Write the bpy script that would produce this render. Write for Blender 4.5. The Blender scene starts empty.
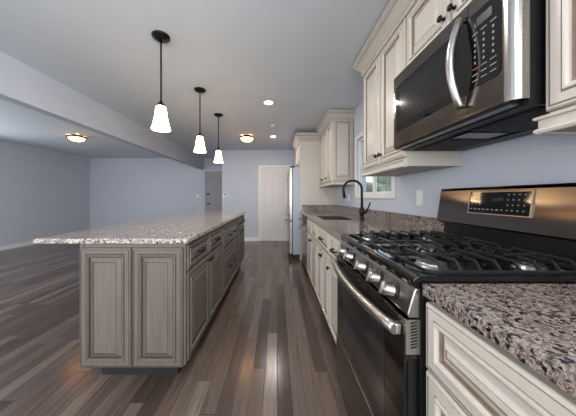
import bpy, bmesh, math, random
from mathutils import Vector, Matrix
random.seed(7)
scn = bpy.context.scene
COL = scn.collection
PI = math.pi

# ------------------------------------------------------------------ camera
cam_d = bpy.data.cameras.new('camera'); cam = bpy.data.objects.new('camera', cam_d); COL.objects.link(cam)
cam.location = (0, 0, 1.16); cam.rotation_euler = (PI/2, 0, 0)
cam_d.sensor_width = 36; cam_d.lens = 14.25
cam_d.shift_x = 0.01823; cam_d.shift_y = -0.0191
cam_d.clip_start = 0.02
scn.camera = cam
# ------------------------------------------------------------------ world
w = bpy.data.worlds.new('world'); scn.world = w; w.use_nodes = True
bg = w.node_tree.nodes['Background']
bg.inputs[0].default_value = (0.80, 0.88, 1.0, 1); bg.inputs[1].default_value = 1.1
# ------------------------------------------------------------------ area lights added to light the room, set in unseen windows
def area(name, loc, rot, sx, sy, power, col):
    d = bpy.data.lights.new(name, 'AREA'); d.shape = 'RECTANGLE'; d.size = sx; d.size_y = sy
    d.energy = power; d.color = col
    o = bpy.data.objects.new(name, d); COL.objects.link(o); o.location = loc; o.rotation_euler = rot
    return o
DAY = (0.93, 0.965, 1.0)
area('fill_left_near', (-5.93, 0.4, 1.45), (0, -PI/2, 0), 1.3, 2.0, 26, DAY)
area('fill_left_far', (-5.93, 3.3, 1.45), (0, -PI/2, 0), 1.3, 2.0, 24, DAY)
area('fill_near_left', (-3.6, -2.43, 1.35), (PI/2, 0, 0), 2.4, 1.8, 60, DAY)
area('fill_near_right', (-0.4, -2.43, 1.35), (PI/2, 0, 0), 2.4, 1.8, 58, DAY)
area('fill_right', (1.03, -1.5, 1.35), (0, PI/2, 0), 1.8, 1.5, 115, DAY)
# ------------------------------------------------------------------ exposure
vs = scn.view_settings
vs.view_transform = 'Standard'; vs.look = 'None'; vs.gamma = 1.0; vs.use_curve_mapping = False
vs.exposure = 0.5

# ================================================================== materials
def srgb(r, g, b):
    f = lambda c: ((c/255)/12.92) if c/255 <= .04045 else (((c/255)+.055)/1.055)**2.4
    return (f(r), f(g), f(b), 1)
def newmat(name):
    m = bpy.data.materials.new(name); m.use_nodes = True
    nt = m.node_tree; return m, nt, nt.nodes['Principled BSDF']
def nd(nt, t, **kw):
    n = nt.nodes.new(t)
    for k, v in kw.items(): setattr(n, k, v)
    return n
def coords(nt, scale=(1, 1, 1), kind='Object'):
    tc = nd(nt, 'ShaderNodeTexCoord'); mp = nd(nt, 'ShaderNodeMapping')
    mp.inputs['Scale'].default_value = scale
    nt.links.new(tc.outputs[kind], mp.inputs['Vector']); return mp.outputs['Vector']
def noise(nt, vec, scale, detail=3, rough=.55):
    n = nd(nt, 'ShaderNodeTexNoise'); n.inputs['Scale'].default_value = scale
    n.inputs['Detail'].default_value = detail; n.inputs['Roughness'].default_value = rough
    nt.links.new(vec, n.inputs['Vector']); return n.outputs['Fac']
def ramp(nt, fac, stops, interp='LINEAR'):
    r = nd(nt, 'ShaderNodeValToRGB'); r.color_ramp.interpolation = interp
    els = r.color_ramp.elements
    while len(els) < len(stops): els.new(.5)
    for e, (p, c) in zip(els, stops): e.position = p; e.color = c
    nt.links.new(fac, r.inputs['Fac']); return r.outputs['Color']
def mixc(nt, fac, a, b, mode='MIX'):
    m = nd(nt, 'ShaderNodeMix', data_type='RGBA', blend_type=mode)
    for s, v in ((m.inputs[0], fac), (m.inputs[6], a), (m.inputs[7], b)):
        if hasattr(v, 'is_linked') or isinstance(v, bpy.types.NodeSocket): nt.links.new(v, s)
        else: s.default_value = v
    return m.outputs[2]
def bump(nt, bsdf, h, strength, dist=.002):
    b = nd(nt, 'ShaderNodeBump'); b.inputs['Strength'].default_value = strength; b.inputs['Distance'].default_value = dist
    nt.links.new(h, b.inputs['Height']); nt.links.new(b.outputs[0], bsdf.inputs['Normal'])

def paint(name, c, rough=.6, var=.04, sc=3, spec=.4):
    m, nt, b = newmat(name)
    v = coords(nt); f = noise(nt, v, sc, 4)
    c = srgb(*c)
    hi = tuple(min(1, x*(1+var)) for x in c[:3])+(1,); lo = tuple(x*(1-var) for x in c[:3])+(1,)
    nt.links.new(ramp(nt, f, [(.3, lo), (.7, hi)]), b.inputs['Base Color'])
    b.inputs['Roughness'].default_value = rough; b.inputs['Specular IOR Level'].default_value = spec
    f2 = noise(nt, v, 180, 2); bump(nt, b, f2, .08, .001)
    return m
def wood_paint(name, c, rough, var, streak=26):
    m, nt, b = newmat(name)
    v = coords(nt, (streak, streak, 1.6)); f = noise(nt, v, 2.2, 5, .6)
    c = srgb(*c)
    hi = tuple(min(1, x*(1+var)) for x in c[:3])+(1,); lo = tuple(x*(1-var) for x in c[:3])+(1,)
    nt.links.new(ramp(nt, f, [(.3, lo), (.7, hi)]), b.inputs['Base Color'])
    b.inputs['Roughness'].default_value = rough
    bump(nt, b, f, .06, .001)
    return m
def metal(name, c, rough=.28, stretch=(2, 2, 220), metallic=1.0, var=.10, bmp=.05):
    m, nt, b = newmat(name)
    v = coords(nt, stretch); f = noise(nt, v, 1.6, 3)
    c = srgb(*c)
    hi = tuple(min(1, x*(1+var)) for x in c[:3])+(1,); lo = tuple(x*(1-var) for x in c[:3])+(1,)
    nt.links.new(ramp(nt, f, [(.3, lo), (.7, hi)]), b.inputs['Base Color'])
    b.inputs['Metallic'].default_value = metallic; b.inputs['Roughness'].default_value = rough
    bump(nt, b, f, bmp, .0006)
    return m
def gloss(name, c, rough=.12, coat=0, spec=.5):
    m, nt, b = newmat(name)
    v = coords(nt); f = noise(nt, v, 14, 2); c = srgb(*c)
    lo = tuple(x*.93 for x in c[:3])+(1,)
    nt.links.new(ramp(nt, f, [(.3, lo), (.7, c)]), b.inputs['Base Color'])
    b.inputs['Roughness'].default_value = rough; b.inputs['Coat Weight'].default_value = coat
    b.inputs['Specular IOR Level'].default_value = spec
    return m
def emis(name, c, strength, base=(240, 236, 228)):
    m, nt, b = newmat(name)
    v = coords(nt); f = noise(nt, v, 5, 2); cc = srgb(*c)
    lo = tuple(x*.94 for x in cc[:3])+(1,)
    nt.links.new(ramp(nt, f, [(.2, lo), (.8, cc)]), b.inputs['Emission Color'])
    b.inputs['Emission Strength'].default_value = strength; b.inputs['Base Color'].default_value = srgb(*base)
    b.inputs['Roughness'].default_value = .25
    return m

def granite(name, base, mid, blk, light, s=1.0, rough=.12):
    m, nt, b = newmat(name)
    v = coords(nt)
    n1 = noise(nt, v, 55*s, 4, .65); n2 = noise(nt, v, 95*s, 5, .7); n4 = noise(nt, v, 18*s, 3)
    c = ramp(nt, n1, [(.36, srgb(*mid)), (.47, srgb(*base)), (.56, srgb(*light)), (.66, srgb(*mid))])
    vo = nd(nt, 'ShaderNodeTexVoronoi'); vo.inputs['Scale'].default_value = 120*s; nt.links.new(v, vo.inputs['Vector'])
    sep = nd(nt, 'ShaderNodeSeparateColor'); nt.links.new(vo.outputs['Color'], sep.inputs[0])
    cell = ramp(nt, sep.outputs[0], [(0, (.62, .62, .62, 1)), (.35, (.9, .9, .9, 1)), (.75, (1.05, 1.05, 1.05, 1)), (1, (1.25, 1.25, 1.25, 1))], 'CONSTANT')
    c = mixc(nt, .75, c, cell, 'MULTIPLY')
    f = ramp(nt, n2, [(.555, (0, 0, 0, 1)), (.60, (1, 1, 1, 1))])
    c = mixc(nt, f, c, srgb(*blk))
    vo2 = nd(nt, 'ShaderNodeTexVoronoi'); vo2.inputs['Scale'].default_value = 70*s; nt.links.new(v, vo2.inputs['Vector'])
    sep2 = nd(nt, 'ShaderNodeSeparateColor'); nt.links.new(vo2.outputs['Color'], sep2.inputs[0])
    f2 = ramp(nt, sep2.outputs[1], [(0, (1, 1, 1, 1)), (.13, (0, 0, 0, 1))], 'CONSTANT')
    c = mixc(nt, f2, c, srgb(*[int(x*1.5) for x in blk]))
    f4 = ramp(nt, n4, [(.4, (.9, .9, .9, 1)), (.6, (1.1, 1.1, 1.1, 1))])
    c = mixc(nt, .6, c, f4, 'MULTIPLY')
    nt.links.new(c, b.inputs['Base Color'])
    b.inputs['Roughness'].default_value = rough
    return m

def floor_mat():
    m, nt, b = newmat('hardwood')
    tc = nd(nt, 'ShaderNodeTexCoord'); sp = nd(nt, 'ShaderNodeSeparateXYZ'); nt.links.new(tc.outputs['Object'], sp.inputs[0])
    def math_(op, a, c=None):
        n = nd(nt, 'ShaderNodeMath', operation=op)
        for s, v in ((n.inputs[0], a), (n.inputs[1], c)):
            if v is None: continue
            if isinstance(v, (int, float)): s.default_value = v
            else: nt.links.new(v, s)
        return n.outputs[0]
    W = .083; L = 1.05
    xs = math_('DIVIDE', sp.outputs[0], W); col = math_('FLOOR', xs); fx = math_('FRACT', xs)
    wn = nd(nt, 'ShaderNodeTexWhiteNoise', noise_dimensions='1D'); nt.links.new(col, wn.inputs['W'])
    ys = math_('ADD', math_('DIVIDE', sp.outputs[1], L), math_('MULTIPLY', wn.outputs['Value'], 7.0))
    row = math_('FLOOR', ys); fy = math_('FRACT', ys)
    cv = nd(nt, 'ShaderNodeCombineXYZ'); nt.links.new(col, cv.inputs[0]); nt.links.new(row, cv.inputs[1])
    wn2 = nd(nt, 'ShaderNodeTexWhiteNoise', noise_dimensions='2D'); nt.links.new(cv.outputs[0], wn2.inputs['Vector'])
    c = ramp(nt, wn2.outputs['Value'], [(0, srgb(52, 40, 35)), (.2, srgb(80, 67, 60)), (.5, srgb(100, 87, 79)), (.72, srgb(64, 53, 47)), (.88, srgb(118, 105, 96)), (1, srgb(74, 54, 43))])
    # grain, shifted per plank
    off = nd(nt, 'ShaderNodeVectorMath', operation='SCALE'); nt.links.new(wn2.outputs['Color'], off.inputs[0]); off.inputs['Scale'].default_value = 20
    add = nd(nt, 'ShaderNodeVectorMath', operation='ADD'); nt.links.new(tc.outputs['Object'], add.inputs[0]); nt.links.new(off.outputs[0], add.inputs[1])
    mp = nd(nt, 'ShaderNodeMapping'); mp.inputs['Scale'].default_value = (42, 2.2, 1); nt.links.new(add.outputs[0], mp.inputs['Vector'])
    g = noise(nt, mp.outputs[0], 1.6, 6, .65)
    gc = ramp(nt, g, [(.3, (.55, .55, .55, 1)), (.5, (1, 1, 1, 1)), (.72, (1.35, 1.35, 1.35, 1))])
    c = mixc(nt, .8, c, gc, 'MULTIPLY')
    gx = math_('MINIMUM', fx, math_('SUBTRACT', 1.0, fx)); gy = math_('MULTIPLY', math_('MINIMUM', fy, math_('SUBTRACT', 1.0, fy)), L/W)
    gap = math_('MINIMUM', gx, gy)
    gf = ramp(nt, gap, [(.0, (0, 0, 0, 1)), (.03, (1, 1, 1, 1))])
    c = mixc(nt, gf, srgb(34, 28, 26), c)
    nt.links.new(c, b.inputs['Base Color'])
    rr = ramp(nt, g, [(.3, (.26, .26, .26, 1)), (.7, (.15, .15, .15, 1))]); nt.links.new(rr, b.inputs['Roughness'])
    b.inputs['Specular IOR Level'].default_value = .5
    h = mixc(nt, .12, gf, gc); bump(nt, b, h, .25, .0015)
    return m

M = {}
M['wall'] = paint('wall_blue_grey', (187, 191, 200), .7, .02)
M['ceil'] = paint('ceiling_white', (208, 217, 225), .8, .02)
M['trim'] = paint('trim_white', (222, 220, 216), .4, .015)
M['door'] = paint('door_white', (214, 210, 206), .45, .015)
M['greydoor'] = paint('door_grey', (150, 144, 148), .5, .03)
M['cream'] = wood_paint('cream_paint', (191, 183, 172), .36, .025)
M['glaze'] = paint('umber_glaze', (128, 112, 96), .5, .1, 30)
M['stain'] = wood_paint('grey_stained_maple', (95, 87, 78), .34, .18)
M['sglaze'] = paint('dark_glaze', (62, 55, 50), .5, .1, 30)
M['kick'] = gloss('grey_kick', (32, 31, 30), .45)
M['inner'] = gloss('dark_brown_kick', (60, 54, 48), .6)  # plain dark brown for the toe kicks of the cream cabinets
M['isl'] = granite('granite_light', (166, 152, 141), (104, 94, 88), (26, 25, 26), (214, 207, 200), 1.35, .12)
M['cnt'] = granite('granite_brown', (130, 112, 102), (74, 70, 71), (16, 16, 20), (176, 162, 151), 1.9, .12)
M['floor'] = floor_mat()
M['steel'] = metal('stainless', (158, 154, 150), .26, (220, 3, 220))
M['steelv'] = metal('stainless_panel', (118, 112, 107), .13, (1.5, 1.5, 420), 1.0, .10, .45)
M['brushed'] = metal('brushed_guard_steel', (116, 108, 101), .15, (1.5, 1.5, 300), 1.0, .10, .0)
_nt = M['brushed'].node_tree; _b = _nt.nodes['Principled BSDF']; _t = nd(_nt, 'ShaderNodeTangent', direction_type='RADIAL', axis='Z')
_nt.links.new(_t.outputs[0], _b.inputs['Tangent']); _b.inputs['Anisotropic'].default_value = .92; _b.inputs['Anisotropic Rotation'].default_value = 0.0
M['handle'] = metal('handle_steel', (178, 175, 170), .30, (20, 20, 20))
M['dsteel'] = metal('dark_steel', (92, 86, 82), .30, (3, 3, 220))
M['black'] = gloss('black_enamel', (14, 14, 15), .10)
M['matblk'] = gloss('black_plastic', (15, 15, 16), .45)
M['iron'] = gloss('cast_iron', (30, 29, 29), .28)
M['cpsteel'] = metal('control_panel_steel', (172, 168, 163), .24, (3, 3, 220))
M['knobst'] = metal('knob_steel', (150, 142, 136), .22, (9, 9, 9))
M['glass'] = gloss('dark_oven_glass', (13, 13, 14), .05)
M['cavity'] = gloss('oven_window', (34, 36, 37), .08)
M['mwwin'] = gloss('microwave_window', (26, 26, 27), .09)
M['bronze'] = metal('dark_bronze', (24, 21, 20), .36, (8, 8, 8), .6)
M['alu'] = metal('burner_aluminium', (170, 170, 170), .32, (9, 9, 9))
M['print'] = gloss('panel_print', (125, 125, 124), .5)
M['redp'] = gloss('red_print', (190, 60, 60), .5)
M['lcd'] = gloss('display_window', (66, 70, 72), .2)
M['lcdb'] = emis('lit_blue_digits', (60, 140, 200), .12, (10, 10, 10))
M['shade'] = emis('frosted_shade_lit', (255, 208, 150), 10)
M['bowl'] = emis('frosted_bowl_lit', (255, 176, 104), 13)
M['can'] = emis('recessed_lamp_lit', (255, 246, 232), 14)
M['fridge'] = gloss('fridge_side_grey', (172, 178, 190), .4)
M['white'] = gloss('white_plastic', (226, 226, 226), .35)
M['under'] = wood_paint('natural_maple', (150, 132, 114), .5, .08)
M['sink'] = metal('sink_steel', (112, 110, 108), .25, (9, 9, 9))
M['leaf'] = paint('shrub_leaves', (140, 150, 132), .8, .35, 12)
M['grass'] = paint('lawn', (150, 156, 138), .9, .2, 6)
mg, nt_, b_ = newmat('window_glass')
b_.inputs['Transmission Weight'].default_value = 1; b_.inputs['Roughness'].default_value = 0; b_.inputs['IOR'].default_value = 1.02
b_.inputs['Base Color'].default_value = (.96, .98, .98, 1); M['pane'] = mg

# ================================================================== geometry helpers
class MB:
    def __init__(s): s.v = []; s.f = []; s.m = []; s.sm = []
    def add(s, vs, fs, mi=0, smooth=False):
        o = len(s.v); s.v += [tuple(p) for p in vs]
        for f in fs: s.f.append([o+i for i in f]); s.m.append(mi); s.sm.append(smooth)
        return s
    def box(s, a, b, mi=0):
        x0, x1 = sorted((a[0], b[0])); y0, y1 = sorted((a[1], b[1])); z0, z1 = sorted((a[2], b[2]))
        v = [(x0,y0,z0),(x1,y0,z0),(x1,y1,z0),(x0,y1,z0),(x0,y0,z1),(x1,y0,z1),(x1,y1,z1),(x0,y1,z1)]
        return s.add(v, [(3,2,1,0),(4,5,6,7),(0,1,5,4),(1,2,6,5),(2,3,7,6),(3,0,4,7)], mi)
    def rbox(s, a, b, r, mi=0, seg=2):
        bm = bmesh.new(); lo = Vector([min(p, q) for p, q in zip(a, b)]); hi = Vector([max(p, q) for p, q in zip(a, b)])
        bmesh.ops.create_cube(bm, size=1, matrix=Matrix.Translation((lo+hi)/2) @ Matrix.Diagonal((*(hi-lo), 1)))
        bmesh.ops.bevel(bm, geom=bm.edges[:], offset=r, segments=seg, profile=.5, affect='EDGES')
        s.frombm(bm, mi, False); return s
    def frombm(s, bm, mi=0, smooth=True):
        bm.verts.index_update(); s.add([v.co[:] for v in bm.verts], [[v.index for v in f.verts] for f in bm.faces], mi, smooth); bm.free()
    def prism(s, poly, axis, a, b, mi=0):
        """poly of 2D points extruded along axis ('x','y','z') from a to b"""
        def P(p, t): return {'x': (t, p[0], p[1]), 'y': (p[0], t, p[1]), 'z': (p[0], p[1], t)}[axis]
        n = len(poly); v = [P(p, a) for p in poly]+[P(p, b) for p in poly]
        f = [tuple(range(n)), tuple(range(2*n-1, n-1, -1))]+[(i, (i+1) % n, n+(i+1) % n, n+i) for i in range(n)]
        return s.add(v, f, mi)
    def tube(s, pts, r, n=10, mi=0, cap=True):
        pts = [Vector(p) for p in pts]; rs = r if isinstance(r, (list, tuple)) else [r]*len(pts)
        rings = []; up = None
        for i, p in enumerate(pts):
            d = (pts[min(i+1, len(pts)-1)]-pts[max(i-1, 0)]).normalized()
            if up is None: up = Vector((0, 0, 1)) if abs(d.z) < .9 else Vector((1, 0, 0))
            a = d.cross(up).normalized(); b = a.cross(d).normalized(); up = b
            rings.append([p+(a*math.cos(t)+b*math.sin(t))*rs[i] for t in [2*PI*k/n for k in range(n)]])
        v = [q for rg in rings for q in rg]; f = []
        for i in range(len(pts)-1):
            for k in range(n):
                k2 = (k+1) % n; f.append((i*n+k, i*n+k2, (i+1)*n+k2, (i+1)*n+k))
        s.add(v, f, mi, True)
        if cap:
            s.add(rings[0], [tuple(range(n))], mi); s.add(rings[-1], [tuple(range(n-1, -1, -1))], mi)
        return s
    def bar(s, p, q, wd, h, mi=0):
        """rectangular bar from p to q"""
        p = Vector(p); q = Vector(q); d = (q-p).normalized()
        side = d.cross(Vector((0, 0, 1)));
        if side.length < .01: side = Vector((1, 0, 0))
        side = side.normalized()*wd/2; up = side.cross(d).normalized()*h/2
        v = [p-side-up, p+side-up, p+side+up, p-side+up, q-side-up, q+side-up, q+side+up, q-side+up]
        return s.add(v, [(0,1,2,3),(7,6,5,4),(0,4,5,1),(1,5,6,2),(2,6,7,3),(3,7,4,0)], mi)
    def lathe(s, c, prof, axis=(0, 0, 1), n=24, mi=0, smooth=True):
        c = Vector(c); ax = Vector(axis).normalized(); t = Vector((0, 0, 1)) if abs(ax.z) < .9 else Vector((1, 0, 0))
        a = ax.cross(t).normalized(); b = ax.cross(a).normalized()
        v = []; m = len(prof)
        for (r, h) in prof:
            for k in range(n):
                th = 2*PI*k/n; v.append(c+ax*h+(a*math.cos(th)+b*math.sin(th))*max(r, 1e-5))
        f = [(i*n+k, i*n+(k+1) % n, (i+1)*n+(k+1) % n, (i+1)*n+k) for i in range(m-1) for k in range(n)]
        return s.add(v, f, mi, smooth)
    def sweep(s, path, prof, side=1, mi=0, gl=()):
        """profile (offset outwards, z) swept along an XY path with mitred corners"""
        P = [Vector((p[0], p[1])) for p in path]; n = len(P); m = len(prof); v = []
        for i, p in enumerate(P):
            ds = []
            if i > 0: ds.append((P[i]-P[i-1]).normalized())
            if i < n-1: ds.append((P[i+1]-P[i]).normalized())
            ns = [Vector((d.y, -d.x))*side for d in ds]
            mt = ns[0] if len(ns) == 1 else (ns[0]+ns[1])/(1+ns[0].dot(ns[1]))
            for (o, z) in prof: v.append((p.x+mt.x*o, p.y+mt.y*o, z))
        for k in gl: s.add(v, [(i*m+k, i*m+(k+1) % m, (i+1)*m+(k+1) % m, (i+1)*m+k) for i in range(n-1)], 1)
        f = [(i*m+k, i*m+(k+1) % m, (i+1)*m+(k+1) % m, (i+1)*m+k) for i in range(n-1) for k in range(m) if k not in gl]
        f += [tuple(range(m)), tuple(range(n*m-1, (n-1)*m-1, -1))]
        return s.add(v, f, mi)
    def panel(s, O, U, V, N, wd, h, prof, glz=()):
        """rectangular door front: rings (inset, height) on a slab, glaze (material 1) on the rings listed"""
        O, U, V, N = map(Vector, (O, U, V, N)); v = []
        for (i, d) in [(0, 0)]+list(prof):
            for (a, b) in ((i, i), (wd-i, i), (wd-i, h-i), (i, h-i)): v.append(O+U*a+V*b+N*d)
        R = len(prof)+1
        s.add(v[:4], [(3, 2, 1, 0)], 0)
        for r in range(R-1):
            s.add(v[r*4:r*4+8], [(k, (k+1) % 4, 4+(k+1) % 4, 4+k) for k in range(4)], 1 if r in glz else 0)
        s.add(v[-4:], [(0, 1, 2, 3)], 0)
        return s
    def build(s, name, mats, parent=None, bevel=0):
        me = bpy.data.meshes.new(name); off = Vector(ROOT.get(parent.name, (0, 0, 0))) if parent else Vector((0, 0, 0))
        me.from_pydata([tuple(Vector(p)-off) for p in s.v], [], s.f)
        mats = mats if isinstance(mats, (list, tuple)) else [mats]
        for m in mats: me.materials.append(m)
        me.polygons.foreach_set('material_index', s.m); me.polygons.foreach_set('use_smooth', s.sm)
        bm = bmesh.new(); bm.from_mesh(me); bmesh.ops.remove_doubles(bm, verts=bm.verts, dist=1e-6)
        bmesh.ops.recalc_face_normals(bm, faces=bm.faces); bm.to_mesh(me); bm.free(); me.update()
        o = bpy.data.objects.new(name, me); COL.objects.link(o)
        if parent: o.parent = parent; ROOT[o.name] = tuple(off)
        if bevel:
            md = o.modifiers.new('bevel', 'BEVEL'); md.width = bevel; md.segments = 2; md.limit_method = 'ANGLE'; md.angle_limit = .7
        return o
ROOT = {}
def thing(name, loc, label, cat, group=None):
    o = bpy.data.objects.new(name, None); COL.objects.link(o); o.location = loc; o.empty_display_size = .1
    ROOT[o.name] = loc; tag(o, label, cat, group); return o
def tag(o, label, cat, group=None):
    o['label'] = label; o['category'] = cat
    if group: o['group'] = group
    return o
def struct(o, label=None):
    o['kind'] = 'structure'
    if label: o['label'] = label
    return o
def label(o, t): o['label'] = t; return o

# ================================================================== room shell
CEIL = 2.40; XR = 1.10; YB = 6.0; XL = -6.0; YF = 7.3; YN = -2.5
BX0, BX1, BZ = -2.475, -2.35, 2.037
struct(MB().box((XL-.1, YN-.1, -.1), (XR+.1, YF+.1, 0)).build('floor', M['floor']), 'dark grey brown hardwood plank floor')
struct(MB().box((XL-.1, YN-.1, CEIL), (XR+.1, YF+.1, CEIL+.1)).build('ceiling', M['ceil']), 'flat pale ceiling')
WY0, WY1, WZ0, WZ1 = 2.17, 3.14, 1.195, 1.94      # sink window opening
mb = MB()
mb.box((XR, -.7, 0), (XR+.12, WY0, CEIL)); mb.box((XR, YN, 0), (XR+.12, -2.3, CEIL)); mb.box((XR, -2.3, 0), (XR+.12, -.7, .40)); mb.box((XR, -2.3, 2.3), (XR+.12, -.7, CEIL)); mb.box((XR, WY1, 0), (XR+.12, YB+.1, CEIL))
mb.box((XR, WY0, 0), (XR+.12, WY1, WZ0)); mb.box((XR, WY0, WZ1), (XR+.12, WY1, CEIL))
struct(mb.build('wall_right', M['wall']), 'blue grey wall behind the range and sink')
struct(MB().box((-1.46, YB, 0), (XR, YB+.1, CEIL)).box((-1.46, YB+.1, 0), (-1.34, YF, CEIL)).build('wall_back', M['wall']), 'blue grey kitchen end wall')
struct(MB().box((XL, YF, 0), (-1.34, YF+.1, CEIL)).build('wall_far', M['wall']), 'blue grey far wall of the living area')
def wall_holes(axis, c0, c1, a0, a1, holes):
    """wall slab between c0..c1 spanning a0..a1 with rectangular holes (h0,h1,z0,z1)"""
    mb = MB(); cur = a0
    def bx(p, q, z0, z1):
        if axis == 'x': mb.box((c0, p, z0), (c1, q, z1))
        else: mb.box((p, c0, z0), (q, c1, z1))
    for (h0, h1, z0, z1) in holes:
        bx(cur, h0, 0, CEIL); bx(h0, h1, 0, z0); bx(h0, h1, z1, CEIL); cur = h1
    bx(cur, a1, 0, CEIL); return mb
struct(wall_holes('x', XL-.1, XL, YN, YF, [(-.6, 1.4, .8, 2.1), (2.3, 4.3, .8, 2.1)]).build('wall_left', M['wall']), 'blue grey left wall of the living area')
struct(wall_holes('y', YN-.1, YN, XL, XR, [(-4.8, -2.4, .45, 2.25), (-1.6, .8, .45, 2.25)]).build('wall_near', M['wall']), 'blue grey wall behind the viewer')
o = struct(MB().box((BX0, YN, BZ), (BX1, YF, CEIL)).build('trim_1', M['wall']), 'long blue grey drop beam between kitchen and living area')
# baseboards
def baseboard(name, a, b, lab, t=.015, h=.09):
    mb = MB(); x0, x1 = sorted((a[0], b[0])); y0, y1 = sorted((a[1], b[1]))
    mb.box((x0, y0, 0), (x1, y1, h-.012)); mb.box((x0+(.005 if x1-x0 < .05 else 0), y0+(.005 if y1-y0 < .05 else 0), h-.012), (x1-0, y1, h))
    return struct(mb.build(name, M['trim']), lab)
baseboard('baseboard_left', (XL, YN), (XL+.016, YF), 'white baseboard along the left wall')
baseboard('baseboard_far', (XL+.017, YF-.016), (-2.36, YF), 'white baseboard along the far wall')
baseboard('baseboard_back', (-1.46, YB-.016), (-.505, YB), 'white baseboard along the kitchen end wall')

# ---- sink window
wf = thing('window_1', (XR, (WY0+WY1)/2, WZ0), 'white sliding window over the kitchen sink', 'window'); wf['kind'] = 'structure'
mb = MB(); c = .05
for (y0, y1, z0, z1) in ((WY0-c, WY0, WZ0-c, WZ1+c), (WY1, WY1+c, WZ0-c, WZ1+c), (WY0, WY1, WZ1, WZ1+c), (WY0, WY1, WZ0-c, WZ0)):
    mb.box((XR-.018, y0, z0), (XR-.001, y1, z1))
mb.build('casing', M['trim'], wf, .003)
mb = MB(); f = .025; ym = (WY0+WY1)/2
for (y0, y1, z0, z1) in ((WY0+.001, WY0+f, WZ0+.001, WZ1-.001), (WY1-f, WY1-.001, WZ0+.001, WZ1-.001), (WY0+f, WY1-f, WZ1-f, WZ1-.001), (WY0+f, WY1-f, WZ0+.001, WZ0+f), (ym-.022, ym+.022, WZ0+f, WZ1-f)):
    mb.box((XR+.015, y0, z0), (XR+.05, y1, z1))
sf = mb.build('sash_frame', M['trim'], wf, .002)
for a, b in ((WY0+f, ym-.022), (ym+.022, WY1-f)):
    MB().box((XR+.03, a, WZ0+f), (XR+.034, b, WZ1-f)).build('pane', M['pane'], sf)
# ---- unseen windows added to light the room (behind / left of the viewer)
def added_win(name, axis, c, h0, h1, z0, z1, lab):
    w_ = thing(name, ((c, (h0+h1)/2, z0) if axis == 'x' else ((h0+h1)/2, c, z0)), lab, 'window'); w_['kind'] = 'structure'
    mb = MB()
    def bx(p, q, a, b, t=.03):
        if axis == 'x': mb.box((c-t, p, a), (c+t, q, b))
        else: mb.box((p, c-t, a), (q, c+t, b))
    g = .05; m = (h0+h1)/2
    bx(h0, h0+g, z0, z1); bx(h1-g, h1, z0, z1); bx(h0+g, h1-g, z0, z0+g); bx(h0+g, h1-g, z1-g, z1); bx(m-g/2, m+g/2, z0+g, z1-g)
    fr = mb.build('sash_frame', M['trim'], w_)
    mb = MB()
    if axis == 'x': mb.box((c-.002, h0+g, z0+g), (c+.002, h1-g, z1-g))
    else: mb.box((h0+g, c-.002, z0+g), (h1-g, c+.002, z1-g))
    mb.build('pane', M['pane'], fr)
added_win('added_window_2', 'x', XL-.05, -.6, 1.4, .8, 2.1, 'unseen window added in the left wall beside the viewer')
added_win('added_window_3', 'x', XL-.05, 2.3, 4.3, .8, 2.1, 'unseen window added in the left wall of the living area')
added_win('added_window_4', 'y', YN-.05, -4.8, -2.4, .45, 2.25, 'unseen window added in the wall behind the living area')
added_win('added_window_5', 'y', YN-.05, -1.6, .8, .45, 2.25, 'unseen window added in the wall behind the kitchen')
added_win('added_window_6', 'x', XR+.05, -2.3, -.7, .40, 2.3, 'unseen window added in the right wall behind the viewer')
# ---- outside
struct(MB().box((XR+.3, -6, -.4), (14, 14, -.3)).build('ground', M['grass']), 'lawn outside the sink window')
def shrub(c, r, hgt, lab):
    bm = bmesh.new(); bmesh.ops.create_icosphere(bm, subdivisions=5, radius=1)
    rnd = random.Random(int(c[1]*10))
    k = [(Vector((rnd.uniform(-1, 1), rnd.uniform(-1, 1), rnd.uniform(-1, 1))).normalized(), rnd.uniform(.05, .22), rnd.uniform(6, 24)) for _ in range(14)]
    for v in bm.verts:
        d = sum(a*math.sin(fq*v.co.dot(q)+fq) for q, a, fq in k)*.35
        v.co *= 1+d; v.co = Vector((v.co.x*r, v.co.y*r, v.co.z*hgt/2))+Vector(c)
    mb = MB(); mb.frombm(bm, 0, False); o = mb.build('shrub', M['leaf']); tag(o, lab, 'shrub', 'shrubs outside the sink window'); return o
shrub((4.6, 5.6, .70), 1.1, 2.2, 'green shrub outside the sink window, seen through its left pane')
shrub((5.6, 10.2, .95), 1.7, 2.8, 'larger green shrub farther off outside the sink window')

# ---- doors
def six_panel(name, x0, x1, top, y, mat, lab, knob_side, knobs, csg=.06, casing_mat=None):
    d = thing(name, ((x0+x1)/2, y, 0), lab, 'door'); d['kind'] = 'structure'
    yf = y-.012; W_ = x1-x0
    mb = MB(); cw = csg
    mb.box((x0-cw, y-.02, 0), (x0-.003, y-.001, top+cw)); mb.box((x1+.003, y-.02, 0), (x1+cw, y-.001, top+cw)); mb.box((x0-.003, y-.02, top+.003), (x1+.003, y-.001, top+cw))
    mb.build('casing', casing_mat or M['trim'], d, .002)
    lf = MB().box((x0, yf, .008), (x1, y-.001, top)).build('door_leaf', mat, d)
    st = .11*W_/.8; gap = .09*W_/.8; pw = (W_-2*st-gap)/2
    rows = [(.20, .40*top), (.40*top+.11, .80*top), (.80*top+.09, top-.11)]
    for (z0, z1) in rows:
        for px in (x0+st, x0+st+pw+gap):
            MB().panel((px, yf+.0, z0), (1, 0, 0), (0, 0, 1), (0, -1, 0), pw, z1-z0, [(0, .006), (.008, .007), (.02, .001), (.035, .0015), (.055, .007), (.06, .007)]).build('door_panel', mat, d)
    for z in knobs:
        kx = x0+.06 if knob_side < 0 else x1-.06
        MB().lathe((kx, yf-.001, z), [(.0, 0), (.028, 0), (.028, .006), (.011, .012), (.011, .03), (.026, .04), (.028, .055), (.018, .066), (0, .068)], (0, -1, 0), 16).build('door_knob', M['bronze'], lf)
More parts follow.
